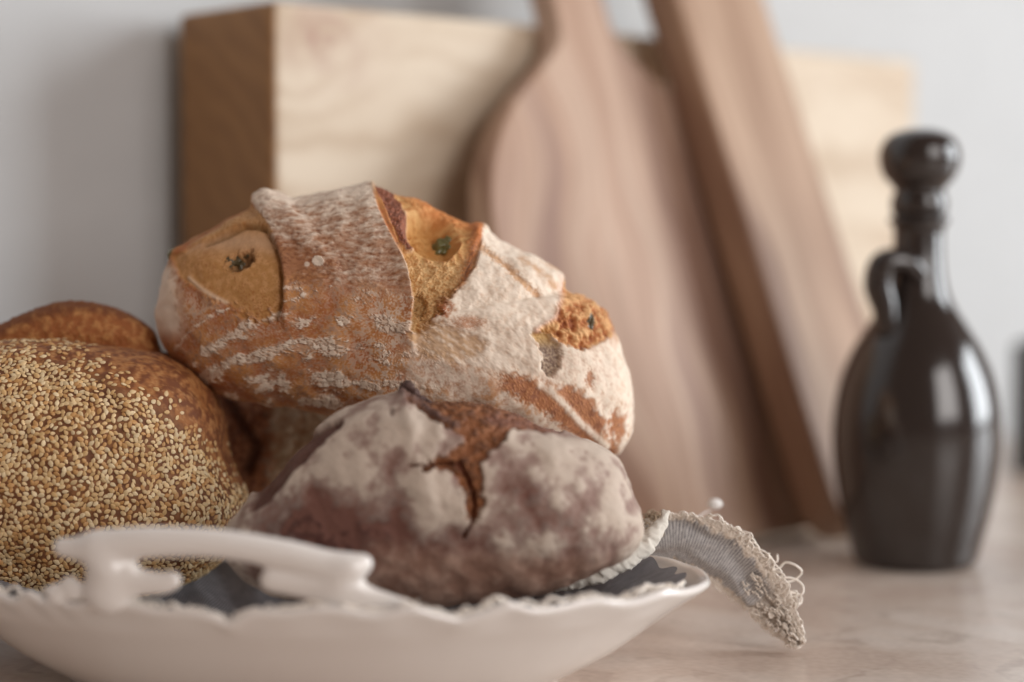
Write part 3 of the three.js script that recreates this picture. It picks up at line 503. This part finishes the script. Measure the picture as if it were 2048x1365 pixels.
{
  const u = 0.00018462, C = [860, 1000];
  const g = group('dark_loaf', [-0.03028, 0.06864, -0.71524], -PITCH);
  tag(g, 'dark cracked rye loaf dusted with grey flour at the front of the bowl', 'bread');
  const outline = [[790, 786], [812, 778], [850, 796], [900, 796], [960, 800], [1010, 812], [1100, 850], [1180, 884], [1236, 918], [1262, 970], [1282, 1030], [1282, 1070], [1258, 1104], [1200, 1140], [1120, 1172], [1000, 1196], [880, 1208], [760, 1206], [640, 1200], [540, 1180], [476, 1140], [452, 1095], [458, 1055], [490, 1010], [530, 960], [580, 900], [650, 845], [720, 805]];
  const K1 = [[806, 778], [840, 790], [880, 794], [950, 794], [996, 808], [1060, 832], [1120, 856], [1070, 852], [1010, 852], [1000, 880], [974, 902], [956, 930], [962, 968], [960, 1012], [948, 1040], [936, 1010], [930, 968], [912, 940], [886, 930], [850, 936], [872, 922], [902, 908], [930, 888], [936, 866], [904, 852], [862, 830], [834, 806]];
  const K2 = [[504, 1015], [526, 968], [560, 922], [612, 877], [680, 845], [648, 874], [590, 932], [548, 980], [524, 1004]];
  const crackD = [[918, 925], [930, 945], [946, 980], [951, 1012], [944, 1046], [926, 1072]], crackL = [[905, 924], [880, 924], [850, 930], [818, 930]], streak = [[985, 830], [1050, 838], [1120, 856], [1160, 872]];
  const field = (X, Y, z, p) => {
    const [x, y] = p, n1 = fbm(x * 0.009, y * 0.009, z * 0.009 + 20, 4), n2 = fbm(x * 0.035, y * 0.035, z * 0.035 + 20, 4), n3 = fbm(x * 0.12, y * 0.12, z * 0.12, 3), gr = noise(x * 0.35, y * 0.35, z * 0.35);
    let d = 9 * fbm(x * 0.009, y * 0.009, z * 0.009 + 20, 2) + 1.3 * n2 + 0.1 * n3;
    let c = mix(rgb(112, 72, 60), rgb(78, 40, 32), ss(-0.2, 0.4, n2 + n1));
    let fl = 0.7 + 0.32 * n2 + 0.8 * n1 + 0.18 * n3;
    const bell = (a, b, rx, ry) => gauss(Math.hypot((X - a) / rx, (Y - b) / ry), 1);
    fl -= 0.95 * bell(670, 1078, 120, 52) + 0.5 * bell(790, 1010, 40, 50) + 0.45 * bell(620, 1020, 90, 50) + 0.6 * bell(1059, 985, 36, 32) + 0.4 * bell(1110, 1036, 60, 40) + 0.55 * bell(560, 1110, 60, 60) + 0.35 * bell(900, 1090, 200, 40);
    fl += 0.35 * bell(850, 985, 48, 60) + 0.55 * bell(962, 966, 24, 44) + 0.3 * bell(780, 850, 110, 50) + 0.35 * bell(1150, 930, 90, 40) + 0.3 * bell(1230, 1000, 40, 90);
    d += 9 * bell(850, 985, 42, 52) + 5 * bell(1110, 985, 110, 70) - 5 * bell(790, 1010, 30, 60);
    fl = clamp(fl, 0.02, 0.86);
    const flour = mix(rgb(178, 158, 146), rgb(206, 190, 174), ss(0.5, 0.9, fl + 0.2 * n1));
    const low = ss(1075, 1125, Y + 20 * n2 - 0.06 * (X - 860)) * ss(700, 780, X + 30 * n2);
    c = mix(c, flour, fl * (1 - low * 0.55)); c = mix(c, mix(rgb(152, 116, 98), rgb(176, 142, 124), ss(-0.3, 0.4, n1 + 0.5 * n2)), low * 0.86);
    const dimple = 1 - ss(3, 9, Math.hypot((X - 783) * 1.2, (Y - 822) * 0.7)); c = mix(c, rgb(90, 70, 64), dimple * 0.6); d -= 4 * dimple;
    const wob = 6 * noise(x * 0.04, y * 0.04, 3) + 3 * n3;
    const k1 = 1 - ss(-3, 4, sdPoly(K1, X, Y) - 6 + 0.9 * wob);
    if (k1 > 0) { let k = mix(rgb(138, 86, 52), rgb(92, 54, 32), ss(-0.2, 0.3, n2)); k = mix(k, rgb(176, 118, 72), ss(0.1, 0.4, n3) * 0.6); c = mix(c, k, k1); d = d * (1 - k1) + k1 * (-10 + 8 * n2 + 3 * n3); }
    const k2 = 1 - ss(-2, 4, sdPoly(K2, X, Y) - 7 + wob * 0.3); c = mix(c, mul(rgb(88, 48, 34), 1 + 0.5 * n3), k2 * 0.95); d -= k2 * 14;
    const [d1, t1] = dLine(crackD, X, Y), [d2, t2] = dLine(crackL, X, Y), [d3] = dLine(streak, X, Y), ck = Math.max(1 - ss(3, 8, d1 + wob * 0.5 + 2 * t1), 0.85 * (1 - ss(2, 6, d2 + wob * 0.3 + 2 * t2)));
    c = mix(c, rgb(112, 60, 36), ck * 0.9); d -= ck * 13; c = mix(c, rgb(120, 80, 68), gauss(d3, 14) * 0.6); d -= 3 * gauss(d3, 8);
    const rim = gauss(dLine([[800, 776], [836, 796], [866, 822], [908, 846]], X, Y)[0], 8); d += rim * 8; c = mix(c, rgb(82, 60, 56), rim * 0.75);
    return [d, mul(c, 1 + 0.05 * gr)];
  };
  mesh('crust', loafGeometry({ outline, centre: C, unit: u, front: 190, back: 210, flat: 0.6, nA: 760, nF: 230, nB: 40, field }), crust({ roughness: 0.72 }), g);
  const ear = []; ear.push(tube([[798, 784, 10], [812, 770, 14], [818, 772, 18], [836, 790, 26], [856, 806, 34], [884, 826, 44], [910, 842, 52]].map(([x, y, z]) => [(x - C[0]) * u, (C[1] - y) * u, z * u]), [4 * u, 9 * u, 8 * u, 7 * u, 9 * u, 8 * u, 3 * u], 60, 10));
  { const p = ear[0].attributes.position; for (let i = 0; i < p.count; i++) { const x = p.getX(i) / u, y = p.getY(i) / u, z = p.getZ(i) / u; p.setXYZ(i, (x + 4 * noise(x * 0.1, y * 0.1, z * 0.1)) * u, (y + 5 * noise(x * 0.1, y * 0.1, z * 0.1 + 5)) * u, z * u); } ear[0].computeVertexNormals(); }
  mesh('crust_ear', paint(ear[0], (x, y, z) => mul(rgb(84, 62, 56), 1 + 0.4 * fbm(x * 800, y * 800, z * 800, 3))), crust(), g);
}
{
  const u = 0.00020256, C = [60, 960];
  const g = group('sesame_loaf', [-0.19527, 0.06688, -0.78525], -PITCH);
  tag(g, 'round brown loaf crusted with sesame seeds at the left of the bowl', 'bread');
  const outline = [[-300, 900], [-270, 800], [-180, 730], [-80, 694], [20, 684], [110, 680], [190, 690], [262, 698], [338, 714], [402, 756], [440, 828], [455, 915], [482, 980], [490, 1030], [470, 1085], [420, 1140], [330, 1180], [220, 1202], [100, 1210], [-20, 1214], [-140, 1200], [-240, 1140], [-290, 1040]];
  const seedLine = [[-300, 720], [-60, 712], [20, 716], [90, 722], [160, 728], [215, 748], [262, 776], [310, 796], [360, 826], [410, 872], [450, 940]];
  const below = (X, Y) => { for (let i = 0; i < seedLine.length - 1; i++) { const [a, b] = [seedLine[i], seedLine[i + 1]]; if (X >= a[0] && X < b[0]) return Y - (a[1] + (b[1] - a[1]) * (X - a[0]) / (b[0] - a[0])); } return X > 450 ? Y - 975 : -50; };
  const field = (X, Y, z, p) => {
    const [x, y] = p, n1 = fbm(x * 0.01, y * 0.01, z * 0.01 + 40, 4), n2 = fbm(x * 0.04, y * 0.04, z * 0.04 + 40, 4), n3 = fbm(x * 0.15, y * 0.15, z * 0.15, 3), gr = noise(x * 0.4, y * 0.4, z * 0.4), b = below(X, Y);
    let c = mix(rgb(164, 106, 58), rgb(118, 66, 34), ss(-0.25, 0.35, n2 + n1 * 0.5)); c = mix(c, rgb(190, 142, 92), ss(0.1, 0.5, n3 - n2) * 0.55);
    c = mix(c, mix(rgb(112, 68, 38), rgb(142, 94, 54), ss(-0.2, 0.4, n2)), ss(-10, 20, b));
    let d = 6 * n1 + 1.2 * n2 + 0.4 * n3 + 0.1 * gr; const lip = gauss(Y - 700 - 0.0009 * (X - 120) ** 2, 16) * ss(-40, 30, X); d += 4 * lip;
    const tear = 1 - ss(6, 18, Math.hypot((X - 235) * 0.6, (Y - 795) * 0.8 - (X - 235) * 0.5) + 6 * n3); d -= 5 * tear; c = mix(c, rgb(92, 50, 28), tear * 0.8);
    return [d, mul(c, 1 + 0.08 * gr)];
  };
  const geo = loafGeometry({ outline, centre: C, unit: u, front: 280, back: 300, flat: 0.72, nA: 640, nF: 230, nB: 60, field });
  mesh('crust', geo, crust({ roughness: 0.7 }), g);
  const earOutline = [[-60, 676], [-10, 652], [40, 630], [100, 609], [150, 606], [200, 614], [250, 634], [292, 662], [324, 700], [352, 748], [356, 790], [290, 790], [200, 760], [80, 750], [-40, 740]];
  mesh('crust_ear', loafGeometry({ outline: earOutline, centre: [150, 712], unit: u, front: 70, back: 120, flat: 0.7, nA: 420, nF: 110, nB: 24, field: (X, Y, z, p) => {
    const [x, y] = p, n2 = fbm(x * 0.04, y * 0.04, z * 0.04 + 60, 4), n3 = fbm(x * 0.14, y * 0.14, z * 0.14, 3), rim = 1 - ss(8, 26, Y - (607 + 0.0017 * (X - 140) ** 2) + 10 * n2);
    let c = mix(rgb(160, 96, 50), rgb(196, 140, 84), ss(-0.2, 0.4, n2 + 0.5 * n3)); c = mix(c, rgb(110, 64, 38), rim * 0.8); c = mix(c, rgb(120, 72, 36), ss(0.1, 0.4, n3) * 0.5);
    return [3 * n2 + 2 * n3 + rim * 4 - 14 * ss(660, 700, Y), c];
  } }), crust(), g).position.set((150 - C[0]) * u, (C[1] - 712) * u, -50 * u);
  // sesame seeds: scattered over the crust below the seed line, no two closer than a seed's width
  const pos = geo.attributes.position, nor = geo.attributes.normal, cell = new Map(), spots = [], minD = 8.4 * u;
  const key = (x, y, z) => ((Math.floor(x / minD) + 500) * 1000 + Math.floor(y / minD) + 500) * 1000 + Math.floor(z / minD) + 500;
  for (let tries = 0; tries < 900000 && spots.length < 9000; tries++) {
    const i = 1 + Math.floor(Math.sqrt(rnd()) * 245) * 640 + Math.floor(rnd() * 640), z = pos.getZ(i);
    if (i >= pos.count || z < -120 * u) continue;
    const X = pos.getX(i) / u + C[0], Y = C[1] - pos.getY(i) / u, b = below(X, Y);
    if (b < 0 && rnd() > 0.02 * ss(-60, 0, b)) continue;
    const sparse = fbm(X * 0.03, Y * 0.03, 3, 3); if (sparse < -0.2 && rnd() < 0.93) continue;
    const jx = pos.getX(i) + (rnd() - 0.5) * u * 2, jy = pos.getY(i) + (rnd() - 0.5) * u * 2; let ok = true;
    const cx = Math.floor(jx / minD), cy = Math.floor(jy / minD), cz = Math.floor(z / minD), need = minD * (0.86 + 0.36 * rnd());
    for (let a = -1; a <= 1 && ok; a++) for (let e = -1; e <= 1 && ok; e++) for (let f = -1; f <= 1 && ok; f++) for (const s of cell.get(((cx + a + 500) * 1000 + cy + e + 500) * 1000 + cz + f + 500) || []) if (Math.hypot(s[0] - jx, s[1] - jy, s[2] - z) < need) { ok = false; break; }
    if (!ok) continue;
    const s = [jx, jy, z, nor.getX(i), nor.getY(i), nor.getZ(i), X, Y]; spots.push(s); const k = key(jx, jy, z); (cell.get(k) || cell.set(k, []).get(k)).push(s);
  }
  const seedGeo = new THREE.SphereGeometry(1, 10, 7); { const p = seedGeo.attributes.position; for (let i = 0; i < p.count; i++) { const x = p.getX(i), k = 1 - 0.36 * ss(-0.3, 1, x); p.setXYZ(i, x * 7.2 * u, p.getY(i) * 5 * u * k, p.getZ(i) * 2 * u * (0.6 + 0.4 * k)); } seedGeo.computeVertexNormals(); }
  const tones = [[228, 198, 150], [216, 178, 124], [234, 210, 168], [200, 152, 96]].map((c) => rgb(...c));
  const M = (s) => { const n = new THREE.Vector3(s[3], s[4], s[5]), r = new THREE.Vector3(rnd() - 0.5, rnd() - 0.5, rnd() - 0.5), t = r.sub(n.clone().multiplyScalar(r.dot(n))).normalize(), b = new THREE.Vector3().crossVectors(n, t), m = new THREE.Matrix4().makeBasis(t, b, n); m.multiply(new THREE.Matrix4().makeRotationFromEuler(new THREE.Euler((rnd() - 0.5) * 0.7, (rnd() - 0.5) * 0.5, 0))); const k = 0.7 + 0.34 * rnd(); m.scale(new THREE.Vector3(k, k, k)); m.setPosition(s[0] + n.x * 0.7 * u, s[1] + n.y * 0.7 * u, s[2] + n.z * 0.7 * u); return m; };
  const seen = spots.filter((s) => s[6] > 5 && s[7] < 1060 && s[5] > 0.35).sort((a, b) => b[2] - a[2]), single = new Set(seen.slice(0, 300)), mats = tones.map((t) => new THREE.MeshPhysicalMaterial({ color: new THREE.Color().setRGB(...t), roughness: 0.5 }));
  let i = 0; for (const s of single) { const m = mesh('sesame_seed', seedGeo, mats[Math.floor(rnd() ** 1.4 * 4)], g); m.applyMatrix4(M(s)); i++; }
  const rest = spots.filter((s) => !single.has(s)), inst = new THREE.InstancedMesh(seedGeo, new THREE.MeshPhysicalMaterial({ color: 0xffffff, roughness: 0.5 }), rest.length);
  rest.forEach((s, k) => { inst.setMatrixAt(k, M(s)); const t = mul(tones[Math.floor(rnd() ** 1.4 * 4)], 0.88 + 0.2 * rnd()); inst.setColorAt(k, new THREE.Color().setRGB(...t)); });
  inst.name = 'seed_coating'; inst.castShadow = inst.receiveShadow = true; inst.userData.kind = 'stuff'; g.add(inst);
}
{
  const u = 0.00022051, C = [570, 905];
  const g = group('shaded_loaf', [-0.09953, 0.06984, -0.87], -PITCH);
  tag(g, 'shaded floured loaf glimpsed in the gap beneath the olive loaf', 'bread');
  const outline = [[380, 800], [440, 770], [560, 760], [700, 770], [790, 830], [800, 930], [760, 1020], [650, 1080], [520, 1080], [420, 1040], [360, 960], [350, 870]];
  const field = (X, Y, z, p) => {
    const [x, y] = p, n1 = fbm(x * 0.014, y * 0.014, z * 0.014 + 70, 4), n2 = fbm(x * 0.05, y * 0.05, z * 0.05 + 70, 4);
    let c = mix(rgb(168, 118, 84), rgb(110, 66, 44), ss(-0.2, 0.4, n2)); const fl = ss(515, 545, X + 20 * n2) * (0.7 + 0.6 * n2); c = mix(c, rgb(198, 184, 158), clamp(fl));
    const split = gauss(dLine([[440, 800], [470, 860], [500, 900], [480, 950]], X, Y)[0] + 8 * n2, 12); c = mix(c, rgb(70, 42, 34), split * 0.8);
    return [10 * n1 + 5 * n2 - 16 * split, c];
  };
  mesh('crust', loafGeometry({ outline, centre: C, unit: u, front: 150, back: 170, flat: 0.8, nA: 360, nF: 110, nB: 30, field }), crust(), g);
}
renderer.render(scene, camera);
